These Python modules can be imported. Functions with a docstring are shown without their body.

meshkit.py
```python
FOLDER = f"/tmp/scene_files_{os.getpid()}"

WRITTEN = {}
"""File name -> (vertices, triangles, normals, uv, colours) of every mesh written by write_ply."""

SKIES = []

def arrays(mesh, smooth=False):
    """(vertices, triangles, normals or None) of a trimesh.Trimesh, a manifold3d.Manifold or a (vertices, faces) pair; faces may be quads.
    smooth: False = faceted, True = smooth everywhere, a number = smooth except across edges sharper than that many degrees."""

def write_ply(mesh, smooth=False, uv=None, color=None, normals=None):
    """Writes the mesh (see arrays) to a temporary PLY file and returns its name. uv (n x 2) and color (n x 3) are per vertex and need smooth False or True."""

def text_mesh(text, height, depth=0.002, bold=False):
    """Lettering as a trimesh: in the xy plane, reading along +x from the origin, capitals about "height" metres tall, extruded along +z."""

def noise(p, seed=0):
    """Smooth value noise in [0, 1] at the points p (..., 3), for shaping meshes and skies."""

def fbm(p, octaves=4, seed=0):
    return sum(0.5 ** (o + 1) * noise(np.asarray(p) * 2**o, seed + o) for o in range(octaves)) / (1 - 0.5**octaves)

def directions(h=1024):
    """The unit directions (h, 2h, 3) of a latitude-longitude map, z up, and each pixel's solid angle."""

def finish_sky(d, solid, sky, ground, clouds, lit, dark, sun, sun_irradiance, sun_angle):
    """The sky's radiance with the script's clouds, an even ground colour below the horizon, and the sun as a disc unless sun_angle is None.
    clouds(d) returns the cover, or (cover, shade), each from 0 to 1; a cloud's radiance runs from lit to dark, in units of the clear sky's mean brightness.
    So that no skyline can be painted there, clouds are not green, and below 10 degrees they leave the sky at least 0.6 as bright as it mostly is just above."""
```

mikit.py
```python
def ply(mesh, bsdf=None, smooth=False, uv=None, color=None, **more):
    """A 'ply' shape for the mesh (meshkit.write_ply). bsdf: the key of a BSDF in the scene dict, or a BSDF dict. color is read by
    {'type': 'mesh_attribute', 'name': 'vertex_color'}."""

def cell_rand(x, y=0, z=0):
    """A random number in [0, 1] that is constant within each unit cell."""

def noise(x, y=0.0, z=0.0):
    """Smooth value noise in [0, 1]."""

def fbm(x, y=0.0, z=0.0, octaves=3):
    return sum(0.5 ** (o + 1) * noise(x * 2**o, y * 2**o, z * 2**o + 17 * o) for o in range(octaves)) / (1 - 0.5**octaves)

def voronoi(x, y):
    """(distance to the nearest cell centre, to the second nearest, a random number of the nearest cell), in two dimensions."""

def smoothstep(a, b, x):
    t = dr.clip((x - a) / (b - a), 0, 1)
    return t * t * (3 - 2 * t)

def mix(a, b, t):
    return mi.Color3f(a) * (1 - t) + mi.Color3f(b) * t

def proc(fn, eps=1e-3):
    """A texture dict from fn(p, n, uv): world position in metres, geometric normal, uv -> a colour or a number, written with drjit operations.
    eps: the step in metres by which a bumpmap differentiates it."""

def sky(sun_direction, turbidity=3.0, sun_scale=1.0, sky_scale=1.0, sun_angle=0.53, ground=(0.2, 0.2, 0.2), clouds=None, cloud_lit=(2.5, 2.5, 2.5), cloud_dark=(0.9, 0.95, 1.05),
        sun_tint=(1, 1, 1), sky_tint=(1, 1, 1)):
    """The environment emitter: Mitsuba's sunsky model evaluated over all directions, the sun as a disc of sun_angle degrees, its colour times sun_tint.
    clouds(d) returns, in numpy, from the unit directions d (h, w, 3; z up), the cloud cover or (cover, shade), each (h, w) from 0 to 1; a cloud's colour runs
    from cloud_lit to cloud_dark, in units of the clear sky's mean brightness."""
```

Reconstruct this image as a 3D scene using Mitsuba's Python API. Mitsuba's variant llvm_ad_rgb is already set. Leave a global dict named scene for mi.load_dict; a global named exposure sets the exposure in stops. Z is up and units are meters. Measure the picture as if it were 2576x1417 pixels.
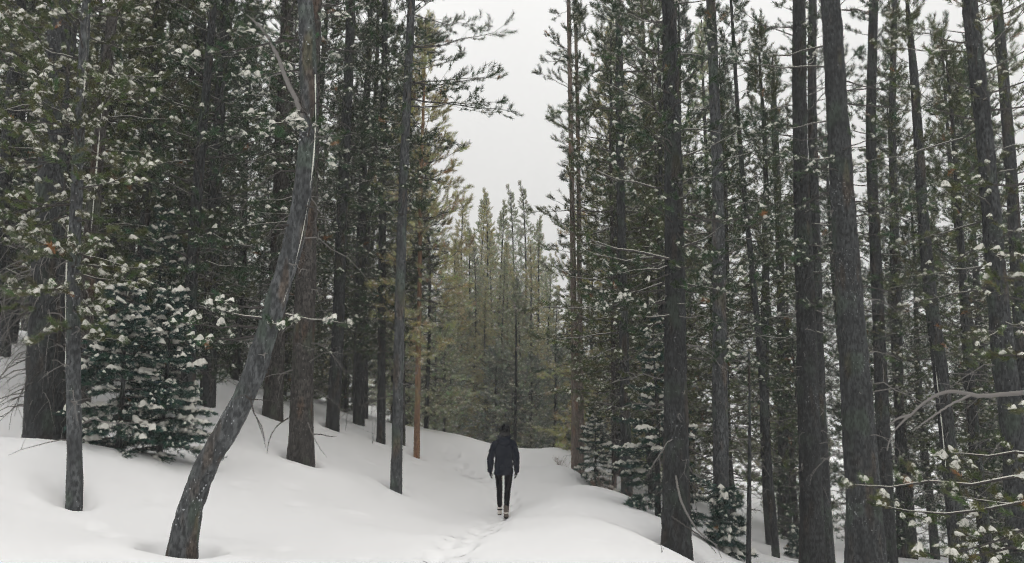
import math
import numpy as np
import trimesh
import manifold3d as m3
import mitsuba as mi
import drjit as dr
import mikit
import meshkit
from scipy.ndimage import gaussian_filter1d
from scipy.interpolate import RBFInterpolator, RegularGridInterpolator

# ------------------------------------------------------------------ camera, sky, exposure
T = mi.ScalarTransform4f
CAM = np.array([0.0, 0.0, 1.65])
FOC, CX, CY = 1983.0, 1288.0, 708.5          # focal length and centre in pixels of a 2576 wide picture
HORIZON = 985.0
PITCH = math.atan((HORIZON - CY) / FOC)
scene, labels = {}, {}
scene['camera'] = {
    'type': 'perspective', 'fov': math.degrees(2 * math.atan(1288 / FOC)), 'fov_axis': 'x', 'near_clip': 0.05, 'far_clip': 2000.0,
    'to_world': T().look_at(origin=CAM.tolist(), target=[0, math.cos(PITCH), 1.65 + math.sin(PITCH)], up=[0, 0, 1]),
    'medium': {'type': 'ref', 'id': 'haze_air'},
}
exposure = 1.30


def overcast(d):
    # an even winter overcast: brighter overhead than at the horizon, with faint soft mottling
    el = np.clip(d[..., 2], 0, 1)
    soft = meshkit.fbm(d * 2.3, 3, 5) - 0.5
    return np.ones_like(el), np.clip(1 - (1 + 2 * el) / 3 * 1.0 + 0.10 * soft, 0, 1)


scene['sky'] = mikit.sky([0.35, -0.4, 0.8], turbidity=5, sun_scale=0.06, sky_scale=0.30, sun_angle=40, ground=(0.7, 0.7, 0.72), clouds=overcast,
                         cloud_lit=(12.75, 12.7, 12.5), cloud_dark=(0.42, 0.42, 0.40))
HAZE = 0.0017
scene['haze_air'] = {'type': 'homogeneous', 'albedo': {'type': 'rgb', 'value': [0.94, 0.95, 0.95]}, 'sigma_t': HAZE}


# ------------------------------------------------------------------ small helpers
def px(u, v, D):
    """The point at forward distance D that this camera sees at (u, v) of the 2576 x 1417 photograph."""
    xr, yr = (u - CX) / FOC, (CY - v) / FOC
    c, s = math.cos(PITCH), math.sin(PITCH)
    d = np.array([xr, c - yr * s, s + yr * c])
    return CAM + d * (D / d[1])


def unit(a):
    a = np.asarray(a, float)
    return a / (np.linalg.norm(a, axis=-1, keepdims=True) + 1e-12)


_names = {}


def numbered(name):
    n = _names.get(name, 0)
    _names[name] = n + 1
    return name if n == 0 else f'{name}_{n:03d}'


def thing(name, label, cat, group=None, kind=None):
    key = numbered(name)
    labels[key] = {'label': label, 'category': cat}
    if group:
        labels[key]['group'] = group
    return key


def part(parent, name, shape, kind=None, label=None):
    key = numbered(parent + '__' + name)
    scene[key] = shape
    if kind or label:
        labels[key] = {}
        if kind:
            labels[key]['kind'] = kind
        if label:
            labels[key]['label'] = label
    return key


def cat_meshes(ms):
    vs, fs, cs, at = [], [], [], 0
    for m in ms:
        vs.append(m[0])
        fs.append(m[1] + at)
        at += len(m[0])
        if len(m) > 2:
            cs.append(m[2])
    return (np.vstack(vs), np.vstack(fs)) + ((np.vstack(cs),) if cs else ())


def tubes(lines, radii, sides=3):
    """Many polylines of equal length n: lines (k, n, 3), radii (k, n) -> one mesh."""
    P, R = np.asarray(lines, float), np.asarray(radii, float)
    k, n = P.shape[:2]
    t = unit(np.gradient(P, axis=1))
    ref = np.where(np.abs(t[..., 2:]) < 0.85, [0, 0, 1.0], [1.0, 0, 0])
    a = unit(np.cross(t, ref))
    b = np.cross(t, a)
    ang = np.arange(sides) * 2 * np.pi / sides
    v = P[:, :, None] + R[:, :, None, None] * (np.cos(ang)[:, None] * a[:, :, None] + np.sin(ang)[:, None] * b[:, :, None])
    i, j = np.meshgrid(np.arange(n - 1), np.arange(sides), indexing='ij')
    q = np.stack([i * sides + j, i * sides + (j + 1) % sides, (i + 1) * sides + (j + 1) % sides, (i + 1) * sides + j], -1).reshape(-1, 4)
    f = np.vstack([q[:, [0, 1, 2]], q[:, [0, 2, 3]]])
    F = (f[None] + (np.arange(k) * n * sides)[:, None, None]).reshape(-1, 3)
    return v.reshape(-1, 3), F


def spline(pts, n):
    from scipy.interpolate import PchipInterpolator
    p = np.asarray(pts, float)
    s = np.concatenate([[0], np.cumsum(np.linalg.norm(np.diff(p[:, :3], axis=0), axis=1))])
    return PchipInterpolator(s, p)(np.linspace(0, s[-1], n))


# ------------------------------------------------------------------ materials
def bark_fn(plate, crack, frost):
    plate, crack = mi.Color3f(plate), mi.Color3f(crack)

    def fn(p, n, uv):
        a = mikit.fbm(p.x * 52, p.y * 52, p.z * 17, 3)
        k = mikit.smoothstep(0.28, 0.70, a)
        big = 0.75 + 0.5 * mikit.noise(p.x * 3.1, p.y * 3.1, p.z * 1.3)
        fur = mikit.smoothstep(0.30, 0.66, mikit.fbm(p.x * 26, p.y * 26 + 5, p.z * 3.0, 3))
        c = mikit.mix(crack, plate, k * (0.35 + 0.65 * fur)) * big
        lich = mikit.smoothstep(0.56, 0.74, mikit.fbm(p.x * 5 + 3, p.y * 5, p.z * 2.4, 2))
        c = mikit.mix(c, c * mi.Color3f(0.92, 1.06, 0.92) + mi.Color3f(0.008, 0.011, 0.007), lich)
        rust = mikit.smoothstep(0.60, 0.78, mikit.fbm(p.x * 8, p.y * 8 + 9, p.z * 1.5, 2))
        c = mikit.mix(c, c * mi.Color3f(1.25, 0.98, 0.80), rust)
        w = mikit.smoothstep(0.76, 0.90, mikit.noise(p.x * 60 + 7, p.y * 60, p.z * 34) * 0.72 + 0.28 * mikit.noise(p.x * 4, p.y * 4, p.z * 2)) * frost
        return mikit.mix(c, mi.Color3f(0.62, 0.64, 0.66), w)
    return fn


def bark_bump(p, n, uv):
    return 0.7 * mikit.fbm(p.x * 52, p.y * 52, p.z * 17, 2) + mikit.fbm(p.x * 26, p.y * 26 + 5, p.z * 3.0, 2)


def bsdf_bark(key, plate, crack, frost=0.5):
    scene[key] = {'type': 'bumpmap', 'arbitrary': mikit.proc(bark_bump, eps=4e-3), 'scale': 0.016,
                  'bsdf': {'type': 'principled', 'base_color': mikit.proc(bark_fn(plate, crack, frost)), 'roughness': 0.9, 'specular': 0.25}}


bsdf_bark('bark_grey', (0.054, 0.058, 0.060), (0.016, 0.017, 0.018), 0.3)
bsdf_bark('bark_pale', (0.104, 0.110, 0.114), (0.030, 0.032, 0.034), 0.6)
bsdf_bark('bark_brown', (0.080, 0.073, 0.068), (0.022, 0.020, 0.019), 0.35)
bsdf_bark('bark_dark', (0.038, 0.041, 0.043), (0.012, 0.0125, 0.013), 0.22)
bsdf_bark('bark_tan', (0.23, 0.185, 0.16), (0.10, 0.08, 0.07), 0.2)
bsdf_bark('bark_orange', (0.33, 0.205, 0.128), (0.15, 0.090, 0.058), 0.25)
vcol = {'type': 'mesh_attribute', 'name': 'vertex_color'}
scene['needle'] = {'type': 'twosided', 'bsdf': {'type': 'diffuse', 'reflectance': vcol}}
scene['twig_wood'] = {'type': 'twosided', 'bsdf': {'type': 'diffuse', 'reflectance': {'type': 'rgb', 'value': [0.070, 0.065, 0.062]}}}
scene['dead_wood'] = {'type': 'twosided', 'bsdf': {'type': 'diffuse', 'reflectance': {'type': 'rgb', 'value': [0.19, 0.18, 0.172]}}}
scene['tree_snow'] = {'type': 'twosided', 'bsdf': {'type': 'diffuse', 'reflectance': {'type': 'rgb', 'value': [0.69, 0.68, 0.625]}}}


def snow_bump(p, n, uv):
    return mikit.fbm(p.x * 6, p.y * 6, 0.0, 3) * 0.6 + 0.10 * mikit.noise(p.x * 45, p.y * 45, 0.0)


scene['ground_snow'] = {'type': 'bumpmap', 'arbitrary': mikit.proc(snow_bump, eps=1e-2), 'scale': 0.018,
                        'bsdf': {'type': 'diffuse', 'reflectance': {'type': 'rgb', 'value': [0.875, 0.875, 0.88]}}}

# ------------------------------------------------------------------ trunks seen one by one
# key: (depth, [(u, v, width)] from the base up, options)
TRUNKS = []


def trunk(D, pts, **o):
    TRUNKS.append(dict(D=D, pts=pts, **o))


# ---- uphill side (left of the trail)
trunk(9.5, [(186, 1278, 36), (186, 1000, 33), (186, 760, 31), (196, 400, 27), (214, 0, 22)], base=1, H=9.0, sides=20, bark='bark_pale', well=1,
      label='slim pine by the young spruces, puffs of snow on its drooping boughs', crown=dict(z0=2.0, r=1.15, per=11, tuft=0.068, puffs=1, tint='olive', boughs=1, gap=0.11, big=0.74, sp=0.42, lo=[(2.1 + 0.22 * i, 0.45 + 0.09 * (i * 7 % 5), -1.57 + 0.9 * math.sin(i * 2.4)) for i in range(15)]), dead=26, snowline=[(-0.9, 560, 940), (0.9, 0, 300)])
trunk(8.3, [(459, 1388, 66), (481, 1258, 58), (522, 1158, 54), (588, 1058, 54), (634, 958, 54), (667, 858, 52), (693, 758, 51), (730, 650, 50), (758, 500, 49), (775, 350, 46), (774, 150, 43), (766, 0, 40), (758, -80, 38)],
      base=1, H=13.0, sides=30, bark='bark_pale', well=2.2, name='leaning_pine', label='pine with a thick trunk leaning and curving upward out of a deep snow well',
      crown=dict(z0=4.4, r=1.5, per=6, tuft=0.062, puffs=1, tint='green', boughs=1, gap=0.2, lo=[(2.3, 0.95, 3.0), (2.45, 0.8, 0.2), (2.2, 0.8, 2.5), (2.4, 0.7, -2.4), (2.35, 0.6, -0.9), (2.5, 0.75, 3.5)]), dead=22, snowline=[(0.93, 180, 760)], lw=0.0065)
trunk(11.6, [(112, 1150, 112), (112, 1100, 100), (116, 950, 90), (122, 700, 76), (132, 400, 64), (150, 0, 52)], base=1, H=15, sides=30, bark='bark_grey',
      label='stout dark pine trunk behind a tangle of drooping bare twigs', crown=dict(z0=4.6, r=1.6, per=9, tuft=0.07, puffs=1, big=0.8, tint='olive', gap=0.2), dead=120, tangle=1)
trunk(12.6, [(205, 1130, 40), (208, 900, 38), (222, 700, 36), (243, 450, 32), (268, 180, 28), (285, 0, 26)], base=0, H=12, sides=16, bark='bark_brown',
      label='thin pine with a vertical white line of snow on its bark, behind the slim pine', crown=dict(z0=4.0, r=1.2, per=8, tuft=0.065, puffs=1, tint='olive', gap=0.2), dead=14, snowline=[(0.5, 180, 640)])
trunk(13.9, [(757, 1166, 64), (758, 1060, 56), (764, 850, 52), (772, 600, 49), (782, 300, 43), (792, 0, 38)], base=1, H=16, sides=26, bark='bark_brown', well=1,
      label='brown pine trunk rising behind the leaning pine with bare twigs at its foot', crown=dict(z0=4.2, r=1.5, per=10, tuft=0.075, puffs=1, big=0.66, sp=0.36, tint='dark', gap=0.22), dead=40)
trunk(17.6, [(686, 1046, 48), (692, 900, 43), (701, 650, 40), (712, 300, 36), (722, 0, 32)], base=1, H=17, sides=20, bark='bark_brown', well=1,
      label='reddish brown pine trunk just left of the trunk with twigs at its foot', crown=dict(z0=2.8, r=1.5, per=13, tuft=0.1, puffs=0, tint='dark', gap=0.26), dead=26, frost=1)
trunk(19.0, [(836, 1080, 34), (850, 850, 31), (862, 500, 28), (880, 100, 25), (884, 0, 24)], base=1, H=16, sides=16, bark='bark_grey', well=1,
      label='straight dark pine with its foot on the snowy rise beyond the brown trunk', crown=dict(z0=2.2, r=1.6, per=13, tuft=0.105, puffs=0, tint='dark', gap=0.27), dead=20)
trunk(20.0, [(958, 1113, 22), (960, 800, 20), (964, 400, 18), (968, 0, 15)], base=1, H=15, sides=14, bark='bark_grey', well=1,
      label='thin dark pine beside two bare saplings on the snowy rise', crown=dict(z0=2.2, r=1.5, per=13, tuft=0.11, puffs=0, tint='dark', gap=0.28), dead=16)
trunk(14.7, [(996, 1237, 28), (998, 1150, 27), (1004, 850, 26), (1014, 500, 24), (1024, 250, 22), (1034, 0, 20)], base=1, H=14.5, sides=20, bark='bark_pale', well=1,
      label='slim grey pine standing alone in open snow, long boughs reaching over the trail', crown=dict(z0=5.0, r=1.05, per=15, tuft=0.085, puffs=0, tint='dark', boughs=1, gap=0.15, east=1), dead=24)
trunk(20.0, [(1048, 1146, 15), (1052, 900, 13), (1055, 760, 11), (1058, 500, 10), (1064, 300, 8)], base=1, H=11.5, sides=12, bark='bark_orange', well=1, name='orange_barked_pine',
      label='thin pine with peeled orange bark on the open snowy rise', crown=dict(z0=2.7, r=1.45, per=17, tuft=0.11, puffs=0, tint='gold', gap=0.22), dead=8)
trunk(21.5, [(1014, 1118, 11), (1014, 950, 10), (1018, 700, 9)], base=1, H=7.5, sides=10, bark='bark_brown', well=1,
      label='short thin brown pine partly hidden behind the lone grey trunk', crown=dict(z0=3.2, r=0.9, per=11, tuft=0.1, puffs=0, tint='olive', gap=0.26), dead=6)
# ---- downhill side (right of the trail)
trunk(12.7, [(1702, 1404, 74), (1702, 1300, 68), (1700, 1000, 58), (1697, 700, 51), (1690, 300, 43), (1684, 0, 38)], base=1, H=15, sides=30, bark='bark_dark', well=1,
      label='big dark pine trunk rising at the edge of the smooth snow mound', crown=dict(z0=3.2, r=1.9, per=10, tuft=0.078, puffs=1, big=0.62, sp=0.36, tint='dark', gap=0.2, lo=[(4.2, 1.5, 3.1), (4.35, 1.3, 2.8), (4.0, 1.3, 3.5), (4.6, 1.4, 3.3), (3.8, 1.1, 3.9)]), dead=44)
trunk(20.0, [(1447, 1196, 20), (1446, 1000, 17), (1442, 700, 15), (1436, 300, 12), (1430, 0, 10)], base=1, H=15.5, sides=14, bark='bark_tan', well=1,
      label='slender pale stemmed pine at the mound, nearest the sky gap', crown=dict(z0=2.8, r=1.25, per=11, tuft=0.1, puffs=0, tint='dark', gap=0.22, ragged=1), dead=30)
trunk(21.0, [(1462, 1200, 16), (1460, 900, 14), (1456, 500, 11), (1449, 100, 9)], base=0, H=15, sides=12, bark='bark_tan',
      label='second pale stem close beside the slender pine at the sky gap', crown=dict(z0=2.8, r=1.2, per=9, tuft=0.1, puffs=0, tint='olive', gap=0.24, ragged=1), dead=20)
trunk(17.5, [(1578, 1282, 29), (1574, 1100, 27), (1570, 900, 25), (1562, 500, 22), (1556, 0, 18)], base=1, H=14, sides=16, bark='bark_grey', well=1,
      label='grey pine trunk with a split brown side at the crest of the mound', crown=dict(z0=2.2, r=1.9, per=13, tuft=0.105, puffs=0, tint='olive', gap=0.24), dead=30)
trunk(19.0, [(1545, 1250, 13), (1544, 1050, 12), (1540, 700, 10)], base=0, H=9, sides=12, bark='bark_brown',
      label='small thin trunk at the crest just before the split grey trunk', crown=dict(z0=2.0, r=1.3, per=13, tuft=0.1, puffs=0, tint='olive', gap=0.26), dead=12)
trunk(15.0, [(1817, 1420, 44), (1815, 1250, 38), (1812, 1000, 36), (1808, 700, 33), (1800, 300, 28), (1790, 0, 24)], base=0, H=12, sides=22, bark='bark_pale', name='dead_pine',
      label='grey weathered trunk with pale peeling strips beside the big dark pine', crown=dict(z0=4.6, r=1.2, per=6, tuft=0.09, puffs=0, tint='dark', gap=0.26), dead=40)
trunk(13.5, [(1884, 1440, 12), (1885, 1200, 10), (1886, 1000, 6)], base=0, H=3.6, sides=10, bark='bark_grey', name='bare_sapling', nocrown=1,
      label='thin bare pole sapling in the snow dip beyond the weathered trunk', dead=16)
trunk(17.0, [(1952, 1402, 19), (1935, 1200, 18), (1912, 900, 16), (1890, 650, 14), (1868, 420, 12), (1850, 200, 10)], base=1, H=13, sides=14, bark='bark_grey', well=1,
      label='thin pine leaning uphill, its foot in the snow dip', crown=dict(z0=3.3, r=1.2, per=7, tuft=0.095, puffs=0, tint='dark', gap=0.26), dead=26)
trunk(21.0, [(1972, 1352, 28), (1970, 1100, 24), (1962, 700, 20), (1950, 300, 17)], base=1, H=13, sides=14, bark='bark_grey', well=1,
      label='dark straight pine behind the leaning thin one at the snow dip', crown=dict(z0=2.6, r=1.3, per=9, tuft=0.1, puffs=0, tint='olive', gap=0.28), dead=20)
trunk(14.5, [(2044, 1420, 62), (2040, 1250, 56), (2032, 1000, 52), (2024, 700, 46), (2016, 400, 38), (2008, 0, 32)], base=0, H=16, sides=26, bark='bark_dark',
      label='thick dark pine just uphill of the tallest broad trunk', crown=dict(z0=4.0, r=1.4, per=6, tuft=0.085, puffs=1, big=0.58, sp=0.3, tint='dark', gap=0.25), dead=40)
trunk(16.5, [(2085, 1420, 30), (2072, 1200, 28), (2058, 900, 27), (2050, 600, 26), (2046, 300, 23), (2044, 0, 20)], base=0, H=16, sides=16, bark='bark_grey',
      label='thinner trunk rising close against the thick dark pine', crown=dict(z0=4.4, r=1.2, per=6, tuft=0.09, puffs=0, tint='dark', gap=0.26), dead=24)
trunk(11.6, [(2178, 1430, 96), (2172, 1250, 84), (2156, 1000, 74), (2135, 700, 64), (2112, 400, 56), (2086, 0, 48)], base=0, H=15.5, sides=30, bark='bark_grey',
      label='broad trunk tilted toward the trail, bark scored with brown furrows', crown=dict(z0=4.9, r=1.4, per=5, tuft=0.08, puffs=0, tint='dark', gap=0.24), dead=56)
trunk(18.0, [(2236, 1420, 40), (2225, 1150, 34), (2208, 800, 29), (2195, 450, 26), (2196, 0, 22)], base=0, H=15, sides=16, bark='bark_grey',
      label='slim trunk with a gentle kink behind the broad tilted trunk', crown=dict(z0=4.0, r=1.3, per=6, tuft=0.095, puffs=0, tint='dark', gap=0.26), dead=26)
trunk(21.0, [(2268, 1400, 24), (2262, 1000, 21), (2252, 600, 18), (2246, 0, 15)], base=0, H=15, sides=12, bark='bark_grey',
      label='very slim dark pine second behind the broad tilted trunk', crown=dict(z0=3.0, r=1.3, per=9, tuft=0.1, puffs=0, tint='olive', gap=0.28), dead=20)
trunk(17.0, [(2410, 1400, 40), (2388, 1150, 37), (2362, 900, 34), (2338, 700, 30), (2318, 480, 26), (2300, 250, 22)], base=0, H=13, sides=16, bark='bark_grey',
      label='dark trunk bowed away from the trail, one strip of snow down its side', crown=dict(z0=4.2, r=1.4, per=7, tuft=0.1, puffs=0, tint='olive', gap=0.28), dead=30, snowline=[(-0.9, 850, 1180)])
trunk(12.2, [(2580, 1430, 66), (2556, 1150, 58), (2515, 800, 50), (2478, 400, 42), (2440, 0, 36)], base=0, H=14, sides=26, bark='bark_grey',
      label='thick leaning trunk behind the bare grey bough', crown=dict(z0=3.9, r=1.6, per=8, tuft=0.08, puffs=1, big=0.62, sp=0.36, tint='olive', gap=0.24), dead=40)
trunk(16.5, [(2600, 1400, 38), (2576, 900, 34), (2552, 600, 30), (2530, 300, 27), (2512, 0, 24)], base=0, H=14, sides=16, bark='bark_grey',
      label='slimmer leaning trunk behind the thick one with the bare grey bough', crown=dict(z0=3.4, r=1.5, per=9, tuft=0.1, puffs=0, tint='olive', gap=0.28), dead=20)

# ------------------------------------------------------------------ the snow-covered ground
ctrl = [px(*c) for c in [
    (1268, 1298, 15), (0, 1417, 6.6), (460, 1430, 7.4), (800, 1417, 7.2), (300, 1400, 7.6), (1130, 1417, 7.8), (1000, 1330, 10.3), (1180, 1345, 11.2), (1240, 1310, 13.6),
    (1320, 1322, 10.6), (1408, 1315, 10.5), (1558, 1353, 9.8), (1658, 1383, 9.8), (1408, 1290, 12.2), (1360, 1256, 14.6), (1433, 1243, 15.4), (1450, 1365, 8.6), (1600, 1403, 8.4), (1400, 1425, 7.0), (1750, 1412, 10.8), (1560, 1320, 11.8),
    (1280, 1240, 17.5), (1215, 1215, 19), (1165, 1196, 20.5), (1100, 1190, 19.5), (1340, 1180, 21),
    (1180, 1106, 26), (1110, 1086, 25), (1232, 1128, 28), (1370, 1129, 27), (1310, 1140, 27), (1415, 1138, 25), (1440, 1188, 19.5), (1520, 1232, 16.6), (1600, 1282, 15), (1680, 1330, 13.4),
    (1100, 1082, 38), (1280, 1105, 42), (1440, 1150, 30), (1500, 1170, 40), (1520, 1255, 20), (1600, 1300, 19),
    (1750, 1272, 27), (1800, 1295, 24), (1885, 1425, 14), (1840, 1350, 18), (2010, 1372, 23), (2100, 1440, 15.5), (2180, 1465, 12), (2300, 1450, 16), (2500, 1480, 13), (2576, 1440, 18), (2000, 1235, 40), (2400, 1260, 40), (1900, 1500, 10.5), (2200, 1600, 9),
    (0, 1120, 9.9), (200, 1150, 10.2), (-300, 1110, 10), (330, 1148, 11), (480, 1172, 11.6), (0, 872, 17), (-300, 830, 17), (300, 930, 18), (560, 985, 19), (250, 1010, 15),
    (600, 935, 30), (200, 860, 30), (900, 1050, 27), (1000, 1065, 34), (300, 880, 45), (700, 960, 45), (1000, 1060, 55)]]
ctrl += [px(*(t['pts'][0][:2]), t['D']) for t in TRUNKS if t.get('base')]
ctrl += [np.array(c, float) for c in [
    (0, 0, 0.05), (0, 4, 0.05), (-5, 0, 0.6), (-6, 5, 0.55), (5, 0, -0.6), (6, 5, -0.6), (0, -12, 0.2), (-14, -6, 1.5), (14, -6, -2.0), (-25, 10, 3.8), (25, 10, -3.2),
    (0, 90, -5), (-60, 60, 5), (60, 60, -6), (-60, 120, 3), (60, 120, -8), (0, 190, -9), (-190, 0, 8), (190, 0, -9), (-190, 190, 4), (190, 190, -9), (-190, -190, 6), (190, -190, -7), (0, -190, 0)]]
ctrl = np.array(ctrl)
_rbf = RBFInterpolator(ctrl[:, :2], ctrl[:, 2], kernel='thin_plate_spline', smoothing=0.05)


def grid_axis(stops):
    out = []
    for a, b, s in stops:
        out.append(np.arange(a, b - 1e-6, s))
    return np.concatenate(out + [[stops[-1][1]]])


GX = grid_axis([(-200, -40, 10), (-40, -14, 1.3), (-14, -5, 0.2), (-5, 4.0, 0.055), (4.0, 12, 0.2), (12, 40, 1.4), (40, 200, 10)])
GY = grid_axis([(-200, -10, 10), (-10, 4, 1.0), (4, 6, 0.2), (6, 22, 0.06), (22, 34, 0.3), (34, 60, 1.3), (60, 200, 10)])
gx, gy = np.meshgrid(GX, GY, indexing='ij')
cx_, cy_ = grid_axis([(-200, -30, 10), (-30, 30, 0.75), (30, 200, 10)]), grid_axis([(-200, -6, 10), (-6, 50, 0.75), (50, 200, 10)])
coarse = _rbf(np.stack(np.meshgrid(cx_, cy_, indexing='ij'), -1).reshape(-1, 2)).reshape(len(cx_), len(cy_))
base_height = RegularGridInterpolator((cx_, cy_), coarse, method='cubic', bounds_error=False, fill_value=None)


def drift(x, y):
    p = np.stack([x * 0.35, y * 0.22, x * 0], -1)
    q = np.stack([x * 1.1 + 3, y * 0.8, x * 0], -1)
    return 0.22 * (meshkit.fbm(p, 3, 3) - 0.5) + 0.045 * (meshkit.fbm(q, 2, 9) - 0.5)


def height(x, y):
    x, y = np.asarray(x, float), np.asarray(y, float)
    return base_height(np.stack([x, y], -1)) + drift(x, y)


# footprints: the walker's track comes up from the bottom of the picture and bends round the mound
track = spline([(*px(1060, 1470, 6.6)[:2], 0), (*px(1105, 1415, 7.9)[:2], 0), (*px(1165, 1365, 9.7)[:2], 0), (*px(1225, 1322, 12.3)[:2], 0), (*px(1262, 1300, 14.8)[:2], 0)], 200)
track2 = spline([(*px(1275, 1280, 15.6)[:2], 0), (*px(1262, 1240, 17.6)[:2], 0), (*px(1215, 1212, 19.4)[:2], 0), (*px(1165, 1196, 20.8)[:2], 0), (*px(1120, 1180, 22.5)[:2], 0)], 200)
Z = height(gx, gy)


def along(tr):
    d2 = np.full(gx.shape, 9.0)
    near = (np.abs(gx) < 5) & (gy > 5) & (gy < 25)
    gp = np.stack([gx[near], gy[near]], -1)
    from scipy.spatial import cKDTree
    d2[near] = cKDTree(tr[:, :2]).query(gp)[0]
    return d2


rt = np.random.default_rng(11)
for tr, depth in ((track, 0.085), (track2, 0.07)):
    dist = along(tr)
    rough = meshkit.fbm(np.stack([gx * 5, gy * 5, gx * 0], -1), 3, 21) - 0.5
    Z -= depth * np.exp(-(dist / 0.24) ** 2) * (1 + 0.9 * rough)
    Z += 0.022 * np.exp(-((dist - 0.42) / 0.16) ** 2) * (1 + 1.2 * rough)
    seg = np.concatenate([[0], np.cumsum(np.linalg.norm(np.diff(tr[:, :2], axis=0), axis=1))])
    side = 1
    for s in np.arange(0.1, seg[-1] - 0.1, 0.36):
        i = int(np.searchsorted(seg, s))
        t = unit(tr[min(i + 1, 199), :2] - tr[i - 1, :2])
        nrm = np.array([t[1], -t[0]])
        c = tr[i, :2] + nrm * side * (0.11 + 0.05 * rt.random()) + t * rt.normal(0, 0.04)
        a = (gx - c[0]) * t[0] + (gy - c[1]) * t[1]
        b = (gx - c[0]) * nrm[0] + (gy - c[1]) * nrm[1]
        r = np.sqrt((a / 0.19) ** 2 + (b / 0.10) ** 2)
        Z -= (0.065 + 0.03 * rt.random()) * np.exp(-r ** 6) - 0.020 * np.exp(-((r - 1.45) / 0.3) ** 2)
        side = -side
# hollows round the trunks
wells = []
for t in TRUNKS:
    if t.get('well'):
        b = px(*t['pts'][0][:2], t['D'])
        r = 0.5 * t['pts'][0][2] / FOC * t['D']
        wells.append((b[0], b[1], r, t['well']))
for bx, by, r, k in wells:
    d = np.hypot(gx - bx, (gy - by))
    s = 0.15 + 0.03 * k
    d = d + 0.16 * k * (meshkit.fbm(np.stack([gx * 2.2 + bx, gy * 2.2, gx * 0], -1), 2, 31) - 0.5) * np.clip((d - r) / 0.12, 0, 1)
    q = np.clip((d - r - 0.03) / (0.12 + 0.07 * k), 0, 1)
    Z -= 0.125 * k * (1 - q * q * (3 - 2 * q))
    Z += 0.03 * k * np.exp(-((d - r - 2.2 * s) / (1.3 * s)) ** 2)
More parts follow.
